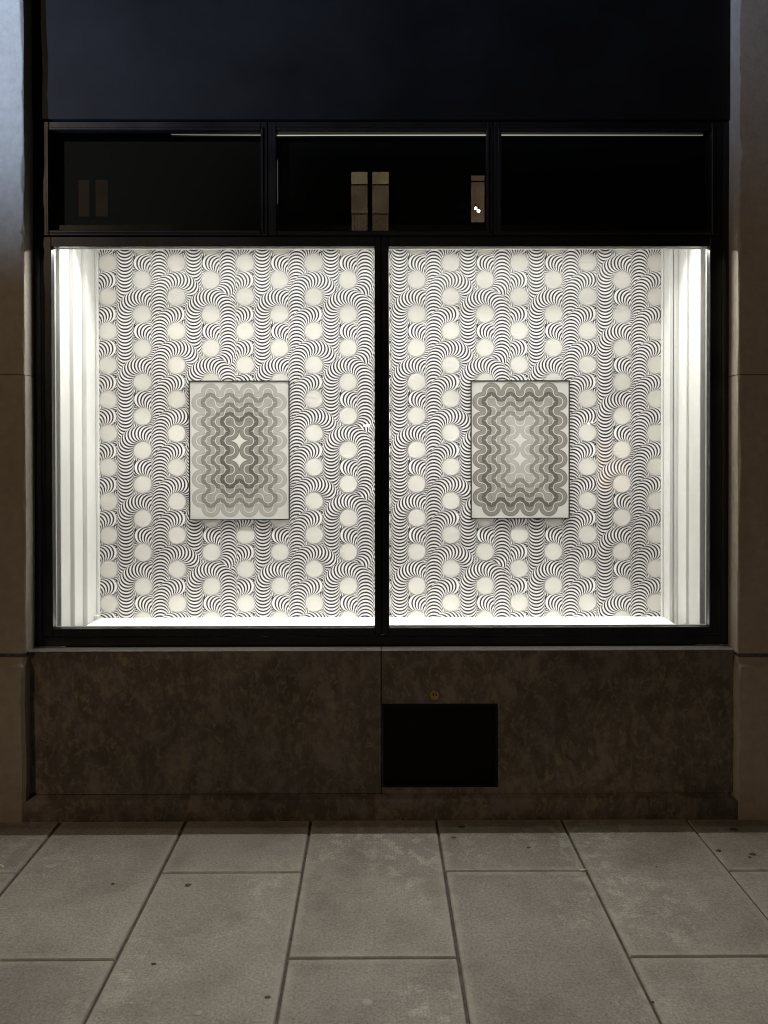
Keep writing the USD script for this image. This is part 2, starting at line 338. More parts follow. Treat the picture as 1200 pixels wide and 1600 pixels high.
# ------------------------------------------------------------------ stone pillars
YP = -0.080
def block(x_far, x_edge, z0, z1, yf, seed, chamf=None):
    """A stone block whose visible upright edge is worn; chamf = (top, side) cuts both edges back."""
    s = -1 if x_far < x_edge else 1                        # towards the far side
    ct, cs = chamf or (0.0, 0.0)
    n = max(8, int((z1-z0)/0.02)); zs = np.linspace(z0, z1, n)
    w = meshkit.fbm(np.c_[zs*9, np.full(n, seed*3.1), np.zeros(n)], 4, seed); w = 0.0025+0.006*np.clip((w-0.42)*3, 0, 1.4)
    chip = meshkit.noise(np.c_[zs*16, np.full(n, seed*1.7), np.ones(n)], seed+9); w += 0.012*np.clip((chip-0.80)*5, 0, 1)
    wig = (meshkit.noise(np.c_[zs*5, np.full(n, seed*2.7), np.ones(n)], seed+3)-0.5)*0.006
    v, f = [], []
    for i, z in enumerate(zs):
        c = max(w[i], 0.002)
        fy = yf
        if ct and z > z1-ct: fy = yf+0.03*(z-(z1-ct))/ct
        c2 = cs if cs else c
        v += [(x_far, 0.06, z), (x_far, fy, z), (x_edge+s*(c2+c), fy, z), (x_edge+s*c+wig[i]*(not cs), fy+(0.018 if cs else c*.7)*0.5, z), (x_edge+wig[i]*(not cs), fy+(0.03 if cs else c), z), (x_edge, 0.06, z)]
    m_ = 6
    for i in range(n-1):
        for j in range(m_):
            a, b = i*m_+j, i*m_+(j+1) % m_; f += [(a, b, b+m_), (a, b+m_, a+m_)]
    for r in (0, (n-1)*m_):
        for j in range(1, m_-1): f.append((r, r+j, r+j+1))
    t = trimesh.Trimesh(np.array(v, float), f, process=False); t.fix_normals(); return t
for side, far, px, lab in ((0, -2.9, 37.5, 'cream limestone pillar left of the window, its top lit by cold blue light'),
                           (1, 2.9, 1154, 'dark brown limestone pillar right of the window with a pale inner edge')):
    xe = WX(px, 430, YP); xl = WX(40 if side == 0 else 1148.5, 1100, YP-0.006)
    z1, z2, z3 = WZ(px, 1026, YP), WZ(px, 1021, YP), WZ(px, 585.5, YP)
    t = thing('stone_pillar', lab, 'pillar', ((far+xe)/2, 0, 0))
    part(t, 'base_block', block(far, xl, -0.01, z1, YP-0.006, 3+side, (z1-WZ(px, 1043, YP-0.006), 0.014)), M['limestone'], 'projecting base block with bevelled edges', smooth=20)
    part(t, 'stone_block', block(far, xe, z2, z3-0.0015, YP, 11+side), M['limestone'], smooth=20)
    part(t, 'stone_block', block(far, xe, z3+0.0015, 4.3, YP+0.0015, 21+side), M['limestone'], smooth=20)
    part(t, 'joint_mortar', plain(min(far, xe-0.004), max(far, xe-0.004) if side == 0 else far, YP+0.011, 0.055, z1-0.002, z2+0.002) if side == 0 else plain(xe+0.004, far, YP+0.011, 0.055, z1-0.002, z2+0.002), M['mortar'])

# ------------------------------------------------------------------ marble base under the window
YB = -0.065
zs_top = WZ(600, 1016, YB)
zk = WZ(600, 1240, YB)
xb0, xb1, xbm = WX(55, 1100, YB), WX(1146, 1100, YB), WX(596, 1100, YB)
hx0, hx1, hz0, hz1 = xbm+0.003, WX(778, 1160, YB), WZ(690, 1230, YB), WZ(690, 1099.5, YB)
base = thing('marble_base', 'dark brown clouded marble wall under the shop window with a thin pale sill', 'wall base', (0, 0, 0))
def xz(x0, x1, z0, z1): return sbox(x0, z0, x1, z1)
part(base, 'marble_panel', bbox(xb0, xbm-0.0012, YB, 0.03, zk, zs_top-0.004, 0.0025), M['brown_marble'])
poly = xz(xbm+0.0012, xb1, zk, zs_top-0.004).difference(xz(hx0, hx1, hz0, hz1))
part(base, 'marble_panel', slab_xz(poly, YB, 0.03), M['brown_marble'], 'panel pierced by the square vent')
part(base, 'end_strip', plain(WX(40, 1100, YB), xb0, YB+0.022, 0.03, zk, zs_top-0.004), M['brown_marble'], 'dark recessed strip beside the pillar')
xs0, xs1 = WX(41, 1014, YB), WX(1147, 1014, YB)
part(base, 'sill', bbox(xs0, xbm-0.001, YB-0.003, 0.0, zs_top-0.004, zs_top, 0.0012), M['sill_stone'])
part(base, 'sill', bbox(xbm+0.001, xs1, YB-0.003, 0.0, zs_top-0.004, zs_top, 0.0012), M['sill_stone'])
# skirting with hipped ends
ka, kb = WX(36, 1270, FACE_Y), WX(1153, 1270, FACE_Y)
kt0, kt1 = WX(55, 1241, FACE_Y), WX(1140, 1241, FACE_Y)
z_m = WZ(600, 1249, FACE_Y)
pts = []
for x, xt in ((ka, kt0), (kb, kt1)):
    pts += [(x, FACE_Y, -0.01), (x, 0.03, -0.01), (x, FACE_Y, z_m-0.012), (x, 0.03, z_m-0.012), (xt, FACE_Y+0.002, z_m), (xt, YB-0.001, zk-0.001), (xt, 0.03, zk-0.001)]
part(base, 'skirting', hull(pts), M['brown_marble'])

# vent in the base
vent = thing('vent_grille', 'square black mesh vent set low in the right marble panel', 'vent', ((hx0+hx1)/2, YB, hz0))
fw = 0.011; e = 0.0015
part(vent, 'frame_bar', bbox(hx0+e, hx1-e, YB-0.004, YB+0.02, hz1-fw, hz1-e), M['grille_paint'])
part(vent, 'frame_bar', bbox(hx0+e, hx1-e, YB-0.004, YB+0.02, hz0+e, hz0+fw), M['grille_paint'])
part(vent, 'frame_bar', bbox(hx0+e, hx0+fw, YB-0.0035, YB+0.02, hz0+fw, hz1-fw), M['grille_paint'])
part(vent, 'frame_bar', bbox(hx1-fw, hx1-e, YB-0.0035, YB+0.02, hz0+fw, hz1-fw), M['grille_paint'])
part(vent, 'backing', plain(hx0+e, hx1-e, YB+0.026, YB+0.03, hz0+e, hz1-e), M['slot_dark'])
inner = xz(hx0+fw, hx1-fw, hz0+fw, hz1-fw); wires = []
for sgn in (1, -1):
    for c in np.arange(-0.6, 0.9, 0.0125):
        ln = LineString([(hx0-0.4, hz0-0.4*sgn+c), (hx0+0.9, hz0+0.9*sgn+c)]).intersection(inner)
        if ln.is_empty or ln.length < 0.01: continue
        wires.append(slab_xz(ln.buffer(0.0014, cap_style=2), YB+0.004+0.002*sgn, YB+0.0055+0.002*sgn))
part(vent, 'wire_mesh', cat(*wires), M['grille_paint'], kind='stuff')

# brass gas or water cover
bx, bz = W(679, 1085.5, YB); br = 0.0205
cov = thing('brass_cover', 'small round brass cap with two slots in the marble above the vent', 'cap', (bx, YB, bz))
def disc_y(x, z, r, y0, y1, n=40, ch=0.0):
    a = np.linspace(0, 2*np.pi, n, endpoint=False); p = []
    for rr, y in ((r-ch, y0), (r, y0+ch), (r, y1)): p += [(x+rr*math.cos(t), y, z+rr*math.sin(t)) for t in a]
    return hull(p)
part(cov, 'cap', disc_y(bx, bz, br, YB-0.005, YB+0.004, ch=0.0015), M['brass'], smooth=30)
for s in (-1, 1):
    part(cov, 'slot', bbox(bx+s*0.006-0.0022, bx+s*0.006+0.0022, YB-0.0054, YB-0.002, bz-0.004, bz+0.009, 0.0005), M['slot_dark'])

# ------------------------------------------------------------------ fascia
fz = WZ(600, 188, 0.0)
fas = thing('fascia_panel', 'flat black metal fascia board above the window between the stone pillars', 'fascia', (0, 0, fz))
xf0, xf1 = WX(46, 300, 0.02), WX(1146, 300, 0.02)
part(fas, 'sheet', bbox(WX(52, 100, -0.006), WX(1140, 100, -0.006), -0.006, 0.004, fz+0.002, 4.3, 0.002), M['black_panel'])
part(fas, 'backing', plain(xf0-0.05, xf1+0.05, 0.006, 0.05, fz+0.002, 4.3), M['black_metal'])

# ------------------------------------------------------------------ the window
fb = WZ(600, 1009, 0.0)
win = thing('shop_window', 'black metal shop window with two tall panes below three low transom panes', 'window', (0, 0, fb))
def P2(x0, y0, x1, y1, Y=0.0):
    """Rectangle measured in the picture, as (x0, x1, z0, z1) on the plane Y."""
    xm, ym = (x0+x1)/2, (y0+y1)/2
    return WX(x0, ym, Y), WX(x1, ym, Y), WZ(xm, y1, Y), WZ(xm, y0, Y)
ox0, ox1 = WX(49, 600, 0), WX(1140, 600, 0)
mx0, mx1, mz0, mz1 = P2(64.5, 369, 1128, 994.3)
tx0, tx1, tz0, tz1 = P2(62, 189.5, 1128, 367.8)
BM = M['black_metal']
# outer frame
part(win, 'outer_frame_jamb', bbox(ox0-0.03, min(mx0, tx0)-0.001, 0.008, 0.09, fb, fz), BM)
part(win, 'outer_frame_jamb', bbox(max(mx1, tx1)+0.001, ox1+0.03, 0.008, 0.09, fb, fz), BM)
part(win, 'outer_frame_sill', bbox(min(mx0, tx0), max(mx1, tx1), 0.006, 0.09, fb, mz0-0.0015), BM)
part(win, 'outer_frame_back', plain(tx0, tx1, 0.0365, 0.05, mz1-0.02, CEIL-0.0008), BM)
def sash(op, rim, bead, yf, glass, depth=0.036):
    """One glazed frame: rim = outer rectangle, op = daylight opening."""
    (x0, x1, z0, z1), (a, b, c, d) = rim, op
    g = 0.0008
    part(win, 'stile', bbox(x0+g, a, yf, depth, z0+g, z1-g, 0.0022), BM)
    part(win, 'stile', bbox(b, x1-g, yf, depth, z0+g, z1-g, 0.0022), BM)
    part(win, 'rail', bbox(a, b, yf+0.0004, depth, z0+g, c, 0.0022), BM)
    part(win, 'rail', bbox(a, b, yf+0.0004, depth, d, z1-g, 0.0022), BM)
    if bead:
        w = bead                                          # a raised bead runs round the opening
        for q in ((a-w, a+0.001, c-w, d+w), (b-0.001, b+w, c-w, d+w)):
            part(win, 'glazing_bead', bbox(q[0], q[1], yf-0.006, yf+0.02, q[2], q[3], 0.003), BM)
        for q in ((a+0.001, b-0.001, c-w, c+0.001), (a+0.001, b-0.001, d-0.001, d+w)):
            part(win, 'glazing_bead', bbox(q[0], q[1], yf-0.0058, yf+0.02, q[2], q[3], 0.003), BM)
    p = part(win, 'pane', plain_sheet(a-0.006, b+0.006, c-0.006, d+0.006, YG), M['window_glass'], glass)
    return p
def plain_sheet(x0, x1, z0, z1, Y):
    return trimesh.Trimesh([[x0, Y, z0], [x1, Y, z0], [x1, Y, z1], [x0, Y, z1]], [[0, 1, 2], [0, 2, 3]], process=False)
def split(full, xa, xb):
    return (full[0] if xa is None else WX(xa, (600 if full[2] < 1.5 else 280), 0), full[1] if xb is None else WX(xb, (600 if full[2] < 1.5 else 280), 0), full[2], full[3])
mfull, tfull = (mx0, mx1, mz0, mz1), (tx0, tx1, tz0, tz1)
opL = P2(81, 385, 585.5, 982); opR = P2(607.8, 385, 1109.3, 980.3)
sash(opL, split(mfull, None, 595.8), 0, 0.0, 'left tall pane')
sash(opR, split(mfull, 596.2, None), 0, 0.0, 'right tall pane')
tops = [(P2(76.5, 203.5, 408, 360), split(tfull, None, 418.4), 'left transom pane'),
        (P2(432, 203.5, 760.5, 361), split(tfull, 418.8, 771), 'middle transom pane mirroring a lit window'),
        (P2(783, 203.5, 1112, 361), split(tfull, 771.4, None), 'right transom pane')]
for op, rim, lab in tops: sash(op, rim, 0.012, 0.0, lab)
part(win, 'mullion_cover', plain(WX(587.5, 700, 0), WX(604.5, 700, 0), 0.0365, 0.046, mz0+0.001, mz1-0.021), BM)
# pale gaskets seen along the edges of the big panes
for a, b, c, d in (opL, opR):
    part(win, 'gasket', plain(a, b, YG+0.003, YG+0.012, d-0.0015, d+0.004), M['gasket'])
    part(win, 'gasket', plain(a, b, YG+0.003, YG+0.012, c-0.004, c+0.002), M['gasket'])
    part(win, 'gasket', plain(a-0.004, a+0.0012, YG+0.003, YG+0.012, c, d), M['gasket'])
    part(win, 'gasket', plain(b-0.0012, b+0.004, YG+0.003, YG+0.012, c, d), M['gasket'])
# black panels close off the transom panes; light escapes over their top edge
BPY = 0.045
emit('slot_glow', (1.0, 0.93, 0.80), 0.46)
def slot_light(label, a, b, y, h0, h1, rot=False):
    """A bare strip lamp glimpsed through the slit above a blackout panel."""
    x0, z0 = W(a, y[0], BPY); x1, z1 = W(b, y[1], BPY)
    s = 0.78*3.30/F
    t = thing('slot_lamp', label, 'lamp', ((x0+x1)/2, BPY, z0))
    pg = Polygon([(x0, z0-h0*s/2), (x1, z1-h1*s/2), (x1, z1+h1*s/2), (x0, z0+h0*s/2)]) if not rot else Polygon([(x0-h0*s/2, z0), (x1-h1*s/2, z1), (x1+h1*s/2, z1), (x0+h0*s/2, z0)])
    part(t, 'tube', slab_xz(pg, BPY-0.004, BPY-0.001), M['slot_glow'])
    part(t, 'channel', plain(min(x0, x1)-0.004, max(x0, x1)+0.004, BPY+0.0005, BPY+0.012, min(z0, z1)-0.008, max(z0, z1)+0.008), M['blackout'])
slot_light('faint hair-thin line of light in the top of the left transom pane', 268, 412, (211, 211.5), 0.2, 0.7)
slot_light('bright line of light along the top of the middle transom pane', 426, 766, (212, 211.5), 1.9, 1.9)
slot_light('line of light along the top of the right transom pane, thinning out rightwards', 777, 1098, (211.5, 211.5), 1.6, 0.25)
slot_light('short upright glint of light at the left edge of the middle transom pane', 433.6, 433.6, (250, 318), 0.35, 0.8, True)
for (op, rim, lab), nm in zip(tops, ('left', 'middle', 'right')):
    a, b, c, d = op
    t = thing('blackout_panel', 'matt black panel closing off the %s transom pane from behind' % nm, 'panel', ((a+b)/2, BPY, c))
    part(t, 'board', bbox(a-0.012, b+0.012, BPY+0.0125, BPY+0.022, c-0.001, d+0.04, 0.001), M['blackout'])

# ------------------------------------------------------------------ display niche
floor_z = WZ(600, 964.3, YW)
niche = thing('display_niche', 'shallow white display niche behind the glass papered with swirling black and white stripes', 'display', (0, YW, floor_z))
WP, GP, TP = M['white_paint'], M['grey_white_paint'], M['trim_paint']
xl_w, xr_w = WX(153.5, 700, YW), WX(1034.5, 700, YW)
part(niche, 'back_wall', plain(xl_w-0.3, xr_w+0.3, YW, YW+0.06, floor_z-0.1, CEIL+0.1), M['wallpaper'], 'back wall covered in striped wallpaper')
part(niche, 'ceiling', plain(xl_w-0.3, xr_w+0.3, 0.1075, YW-0.0005, CEIL, CEIL+0.03), WP)
fl0, fl1 = WX(154.5, 965, YW), WX(1035, 963, YW)
part(niche, 'soffit', plain(xl_w-0.3, xr_w+0.3, 0.0502, 0.1072, CEIL-0.006, CEIL-0.0006), WP)
part(niche, 'floor_board', bbox(fl0, fl1, 0.05, YW-0.0005, floor_z-0.05, floor_z, 0.002), WP)
part(niche, 'lower_floor', plain(xl_w-0.3, xr_w+0.3, 0.05, YW-0.0005, floor_z-0.1, floor_z-0.055), WP)
def strips(edges, outer, sgn):
    """Stepped white trims at the side: (pixel of the free edge, depth, material)."""
    prev = outer
    for px, Y, mt, lab in edges:
        xe = WX(px, 700, Y); xa = prev
        part(niche, 'trim_board', bbox(min(xa, xe), max(xa, xe), Y, YW-0.001, floor_z-0.055, CEIL-0.001, 0.0018), mt, lab)
        prev = xe+sgn*0.0006
strips([(95, 0.13, GP, 'greyish trim board next to the frame'), (96.2, 0.27, M['mortar'], 'dark gap between two trim boards'), (116, 0.229, TP, None), (136, 0.326, TP, None), (153.8, 0.432, TP, None)], WX(60, 700, 0.13), 1)
strips([(1093.5, 0.15, GP, 'greyish trim board next to the frame'), (1092.4, 0.29, M['mortar'], 'dark gap between two trim boards'), (1072, 0.27, TP, None), (1053.2, 0.361, TP, None), (1051.2, 0.366, GP, 'narrow groove in the trim'), (1046, 0.361, TP, None), (1034.2, 0.432, TP, None)], WX(1130, 700, 0.15), -1)
q = P2(138, 962.5, 153, 970, 0.40)
part(niche, 'corner_block', bbox(q[0], q[1], 0.40, 0.43, q[2], q[3], 0.001), GP)

# ---- the wallpaper print: worms of stacked discs, painter's order resolved with shapely
def arc(cx, cy, a0, a1, r=0.5, n=None):
    n = n or max(2, int(abs(a1-a0)/6)); a = np.radians(np.linspace(a0, a1, n+1))
    return [(cx+r*math.cos(t), cy+r*math.sin(t)) for t in a]
def worm(cx, cy, d, tail, head, bend=False):
    """Tail to head. The worm climbs beside the dot at (cx, cy), rounds its top towards d and goes on by 'head' (None: stops on top)."""
    sx = cx-d*0.5; p = []
    if bend: p += arc(sx-0.5, cy-bend, -95, 0)
    else: p += [(sx, cy-tail)]
    p += [(sx, cy-0.02)]
    end = 90 if head is None else 0
    a = arc(0, 0, 180, end)
    p += [(cx+d*x, cy+y) for x, y in a]
    if head: p += [(cx+d*0.5, cy-head)]
    return np.array(p)
def build_tile(R=0.25, PER=0.1, INK=0.047):
    order = []
    cols, rows = range(-1, 2), range(-2, 3)
    def each(fn, v0, per):
        out = []
        for k in range(8, -9, -1):
            v = v0+per*k
            if -5.2 <= v <= 3.2: out += [(v, fn(4*c, v)) for c in cols]
        return out
    g1 = each(lambda o, v: worm(o+0, v, 1, 1.6, None), 0, 1)+each(lambda o, v: worm(o+1, v, -1, 1.2, None), -0.5, 2)+each(lambda o, v: worm(o+3, v, -1, 1.2, None), -0.5, 2)
    g2 = each(lambda o, v: worm(o+1, v, -1, 0.8, 2.5), -1.5, 2)
    g3 = each(lambda o, v: worm(o+2, v, 1, 0, None, bend=0.5), 0, 2)+each(lambda o, v: worm(o+2, v, 1, 1.3, 0.7), -1, 2)+each(lambda o, v: worm(o+3, v, -1, 0, 2.4, bend=1.0), -1.5, 2)
    key = lambda t: -t[0]
    worms = [w for g in (sorted(g1, key=key), sorted([(v+1.0, w) for v, w in g2]+g3, key=key)) for _, w in g]
    # fine rings round every dot fill the gaps
    rings = []
    for c in cols:
        for i in range(4):
            for v in np.arange(-4, 2):
                cx, cy = 4*c+i, v-(0.5 if i % 2 else 0)
                if -1.2 < cx < 5.2 and -3.2 < cy < 1.2: rings.append((cx, cy))
    worms = worms
    lines = [LineString(w) for w in worms]
    tubes = [l.buffer(R, quad_segs=14, cap_style=1) for l in lines]
    bounds = np.array([t.bounds for t in tubes])
    polys = []
    def keep(p):
        if p.is_empty: return
        p = p.simplify(0.0006)
        for gg in getattr(p, 'geoms', [p]):
            if gg.geom_type == 'Polygon' and gg.area > 3e-5: polys.append(gg)
    for cx, cy in rings:                                    # endless rings, each disc tucked under the one before it
        for k in range(31):
            a0 = 360.0*k/31
            x, y = cx+0.5*math.cos(math.radians(a0)), cy+0.5*math.sin(math.radians(a0))
            if not (0 <= x < 4 and -2 <= y < 0): continue
            p = Point(x, y).buffer(R, quad_segs=14).difference(LineString(arc(cx, cy, a0-5.2, a0-120)).buffer(R, quad_segs=14))
            b = p.bounds
            for j, t in enumerate(tubes):
                if bounds[j, 0] < b[2] and bounds[j, 2] > b[0] and bounds[j, 1] < b[3] and bounds[j, 3] > b[1]:
                    p = p.difference(t)
                    if p.is_empty: break
            p = p.difference(Point(cx, cy).buffer(0.2505, quad_segs=16)) if not p.is_empty else p
            keep(p)
    for i, ln in enumerate(lines):
        L = ln.length
        headfree = True
        s = L; k = 0; first = True
        while True:
            sb = L-0.0 if first else L-0.085-PER*(k-1)      # leading black disc
            sw = sb-(0.012 if first else INK)
            if sw < 0.05: break
            c = ln.interpolate(sb)
            if -0.0001 <= c.x < 3.9999 and -2.0 <= c.y < -0.00001:
                rest = shapely.ops.substring(ln, max(0, sw-1.3), sw)
                p = c.buffer(R, quad_segs=14).difference(rest.buffer(R, quad_segs=14))
                b = p.bounds
                near = [tubes[j] for j in range(i+1, len(lines)) if bounds[j, 0] < b[2] and bounds[j, 2] > b[0] and bounds[j, 1] < b[3] and bounds[j, 3] > b[1]]
                for t in near:
                    p = p.difference(t)
                    if p.is_empty: break
                keep(p)
            first = False; k += 1
    return polys
import shapely.ops
tile = build_tile()
p0 = W(168, 411, YW); p1 = W(1025, 410.7, YW); p2 = W(174.2, 943, YW)
PX_, PZ_ = (p1[0]-p0[0])/16, (p0[1]-p2[1])/10
seam = WX(931.5, 700, YW)
z_lo, z_hi = floor_z, CEIL
oneX, oneZ = W(972, 437.5, YW)
def tri(g):
    rings = [np.array(shapely.geometry.polygon.orient(g, 1.0).exterior.coords)[:-1]]+[np.array(h.coords)[:-1] for h in shapely.geometry.polygon.orient(g, 1.0).interiors]
    return np.vstack(rings), np.asarray(manifold3d.triangulate(rings))
tile_t = [(g, *tri(g), np.array(g.bounds)) for g in tile]
def lay(x_lo, x_hi, ox, oz):
    """Ink of one wallpaper drop: tile repeats, trimmed at the edges."""
    vs, fs, n = [], [], 0
    area = sbox(x_lo, z_lo, x_hi, z_hi)
    for ci in range(int((x_lo-ox)/PX_//4)-1, int((x_hi-ox)/PX_//4)+2):
        for ri in range(int((z_lo-oz)/PZ_//2)-1, int((z_hi-oz)/PZ_//2)+3):
            dx, dz = ox+4*ci*PX_, oz+2*ri*PZ_
            for g, v, t, b in tile_t:
                bx0, bx1, bz0, bz1 = dx+b[0]*PX_, dx+b[2]*PX_, dz+b[1]*PZ_, dz+b[3]*PZ_
                if bx1 <= x_lo or bx0 >= x_hi or bz1 <= z_lo or bz0 >= z_hi: continue
                if bx0 >= x_lo and bx1 <= x_hi and bz0 >= z_lo and bz1 <= z_hi:
                    p = v*(PX_, PZ_)+(dx, dz); vs.append(p); fs.append(t+n); n += len(p)
                else:
                    cut = affinity.affine_transform(g, [PX_, 0, 0, PZ_, dx, dz]).intersection(area)
                    for gg in getattr(cut, 'geoms', [cut]):
                        if gg.geom_type == 'Polygon' and gg.area > 1e-8:
                            p, t2 = tri(gg); vs.append(p); fs.append(t2+n); n += len(p)
    v = np.vstack(vs); f = np.vstack(fs); v = np.c_[v[:, 0], np.full(len(v), YW-0.0008), v[:, 1]]
    nr = np.cross(v[f[:, 1]]-v[f[:, 0]], v[f[:, 2]]-v[f[:, 0]])[:, 1]; f[nr > 0] = f[nr > 0][:, ::-1]
    return trimesh.Trimesh(v, f, process=False)
drops = [(xl_w, seam, p0[0], p0[1]), (seam+0.0006, xr_w, oneX-PX_, oneZ+1.5*PZ_)]
for i, (a, b, ox, oz) in enumerate(drops):
    part(niche, 'striped_print', lay(a, b, ox, oz), M['wallpaper_ink'])
    ar = sbox(a, z_lo, b, z_hi)
    for c in range(-40, 44):
        for r in range(-40, 40):
            x, z = ox+c*PX_, oz+(r-(0.5 if c % 2 else 0))*PZ_
            if a-0.1 < x < b+0.1 and z_lo-0.1 < z < z_hi+0.1:
                d = affinity.scale(Point(x, z).buffer(1, quad_segs=12), 0.249*PX_, 0.249*PZ_).intersection(ar)
                if not d.is_empty: part(niche, 'printed_dot', sheet(d, YW-0.0009), M['dot_ink'])
part(niche, 'wallpaper_seam', sheet(sbox(seam-0.0001, z_lo, seam+0.0007, z_hi), YW-0.0003), GP)

# strip lamp housings hidden above the frame
for k, (xa, xb) in enumerate([(-1.27, -0.02), (0.05, 1.29)]):
    t = thing('strip_lamp', '%s fluorescent strip lamp under the niche ceiling behind the frame head' % ('left', 'right')[k], 'lamp', ((xa+xb)/2, YS, CEIL))
    part(t, 'housing', bbox(xa, xb, 0.225, 0.265, ZS+0.004, CEIL-0.0005, 0.001), M['alu'])
    part(t, 'rear_housing', bbox(xa, xb, YS-0.02, YS+0.02, ZS+0.004, CEIL-0.0062, 0.001), M['alu'])

# ------------------------------------------------------------------ the two framed prints
def ribbon(x0, y0, nx, ny, pitch, level):
    """Serpentine round the rectangle of nodes inset by 'level'; returns sample points of its centre line (drawing units, y down)."""
    h = pitch; xa, xb = x0+level*h, x0+(nx-level)*h; ya, yb = y0+level*h, y0+(ny-level)*h
    NX, NY = nx-2*level, ny-2*level
    bump0 = level % 2 == 1                                  # even nodes bulge outwards on odd levels
    pts = []
    def semi(cx, cy, ux, uy, out):                          # (ux, uy) = outward direction
        a = np.linspace(0, np.pi, 30)
        tx, ty = -uy, ux
        for t in a: pts.append((cx+(tx*math.cos(t)+out*ux*math.sin(t))*h/2, cy+(ty*math.cos(t)+out*uy*math.sin(t))*h/2))
    for n in range(1, NX):
        o = 1 if (n % 2 == 0) == bump0 else -1
        semi(xa+n*h, ya, 0, -1, o); semi(xa+n*h, yb, 0, 1, o)
    for n in range(1, NY):
        o = 1 if (n % 2 == 0) == bump0 else -1
        semi(xa, ya+n*h, -1, 0, o); semi(xb, ya+n*h, 1, 0, o)
    for cx, cy, sx, sy in ((xa, ya, -1, -1), (xb, ya, 1, -1), (xa, yb, -1, 1), (xb, yb, 1, 1)):
        rg = np.linspace(0, np.pi/2, 20) if not bump0 else np.linspace(np.pi/2, 2*np.pi, 60)
        for t in rg:                                        # quarter dip, or three-quarter lobe
            pts.append((cx-sx*math.cos(t)*h/2, cy-sy*math.sin(t)*h/2))
    return np.array(pts)
def art_colours(u, v, x0, y0, pitch, weights):
    q = np.c_[u.ravel(), v.ravel()]; dens = np.zeros(len(q)); white = np.zeros(len(q)); half = pitch/2
    nz = meshkit.fbm(np.c_[q*0.02, np.zeros(len(q))], 4, 5)
    for lev, w in enumerate(weights):
        d, _ = cKDTree(ribbon(x0, y0, 8, 12, pitch, lev)).query(q)
        on = np.clip((half-d)/2.5+0.5, 0, 1)
        line = np.clip(1.25-d/5.5, 0, 1)
        thin = np.clip(1-np.abs(d-17)/2.6, 0, 1)*0.5+np.clip(1-np.abs(d-31)/2.6, 0, 1)*0.5
        rim = np.clip(1-np.abs(d-half+2)/3.0, 0, 1)*0.25+np.clip(1-np.abs(d-8)/3, 0, 1)*0.18
        tone = on*w*(1-thin)*(1+rim)
        dens += tone*(1-line*0.85)
        white = np.maximum(white, line*on*min(1, 0.5+0.4*w))
    dens *= 0.86+0.28*nz
    paper = np.array([0.47, 0.46, 0.42]); ink = np.array([0.82, 0.855, 0.91])
    col = paper*np.exp(-dens[:, None]*ink)
    return col+(np.array([0.53, 0.52, 0.475])-col)*np.clip(white*0.8, 0, 1)[:, None]
def framed_print(label, art_label, fx0, fy0, fx1, fy1, crop, bumps, weights, seed):
    YPR = YW-0.011
    x0, x1, z0, z1 = P2(fx0, fy0, fx1, fy1, YPR)
    t = thing('framed_print', label, 'picture', ((x0+x1)/2, YW, z0))
    w = 0.0052; FB = M['frame_black']
    part(t, 'frame_bar', bbox(x0, x0+w, YPR, YW-0.004, z0, z1, 0.0008), FB)
    part(t, 'frame_bar', bbox(x1-w, x1, YPR, YW-0.004, z0, z1, 0.0008), FB)
    part(t, 'frame_bar', bbox(x0+w, x1-w, YPR+0.0003, YW-0.004, z0, z0+w, 0.0008), FB)
    part(t, 'frame_bar', bbox(x0+w, x1-w, YPR+0.0003, YW-0.004, z1-w, z1, 0.0008), FB)
    nu, nv = 330, 460
    gx, gz = np.linspace(x0+w*0.5, x1-w*0.5, nu), np.linspace(z1-w*0.5, z0+w*0.5, nv)
    X, Z = np.meshgrid(gx, gz)
    cx0, cy0, cx1, cy1 = crop
    U = cx0+(X-x0)/(x1-x0)*(cx1-cx0); V = cy0+(z1-Z)/(z1-z0)*(cy1-cy0)
    col = art_colours(U, V, *bumps, weights)
    vv = np.c_[X.ravel(), np.full(X.size, YPR+0.0045), Z.ravel()]
    i = np.arange(nu*nv).reshape(nv, nu); a, b, c, d = i[:-1, :-1].ravel(), i[:-1, 1:].ravel(), i[1:, 1:].ravel(), i[1:, :-1].ravel()
    ff = np.vstack([np.c_[a, d, c], np.c_[a, c, b]])
    p = uniq(t, 'print')
    pmesh(p, vv-_loc[t], ff, M['print_paper'], {'ink': (Sdf.ValueTypeNames.Color3fArray, Vt.Vec3fArray.FromNumpy(col.astype(np.float32)))}, label=art_label)
    part(t, 'backing', plain(x0+w, x1-w, YPR+0.0055, YPR+0.0068, z0+w, z1-w), GP)
framed_print('left framed print, grey wave bands darkest around two small stars in the middle', 'print of grey wave bands darkening to the centre', 295, 594.5, 452.5, 812.5, (95, 92, 1092, 1470), (215, 215, 94.5), (0.66, 0.84, 1.02, 1.6), 1)
framed_print('right framed print, grey wave bands darkest along their scalloped outer edge', 'print of grey wave bands darkening to the rim', 735.5, 594, 890.5, 810.5, (97, 88, 1083, 1458), (210, 205, 94.6), (1.45, 1.05, 0.82, 0.60), 2)

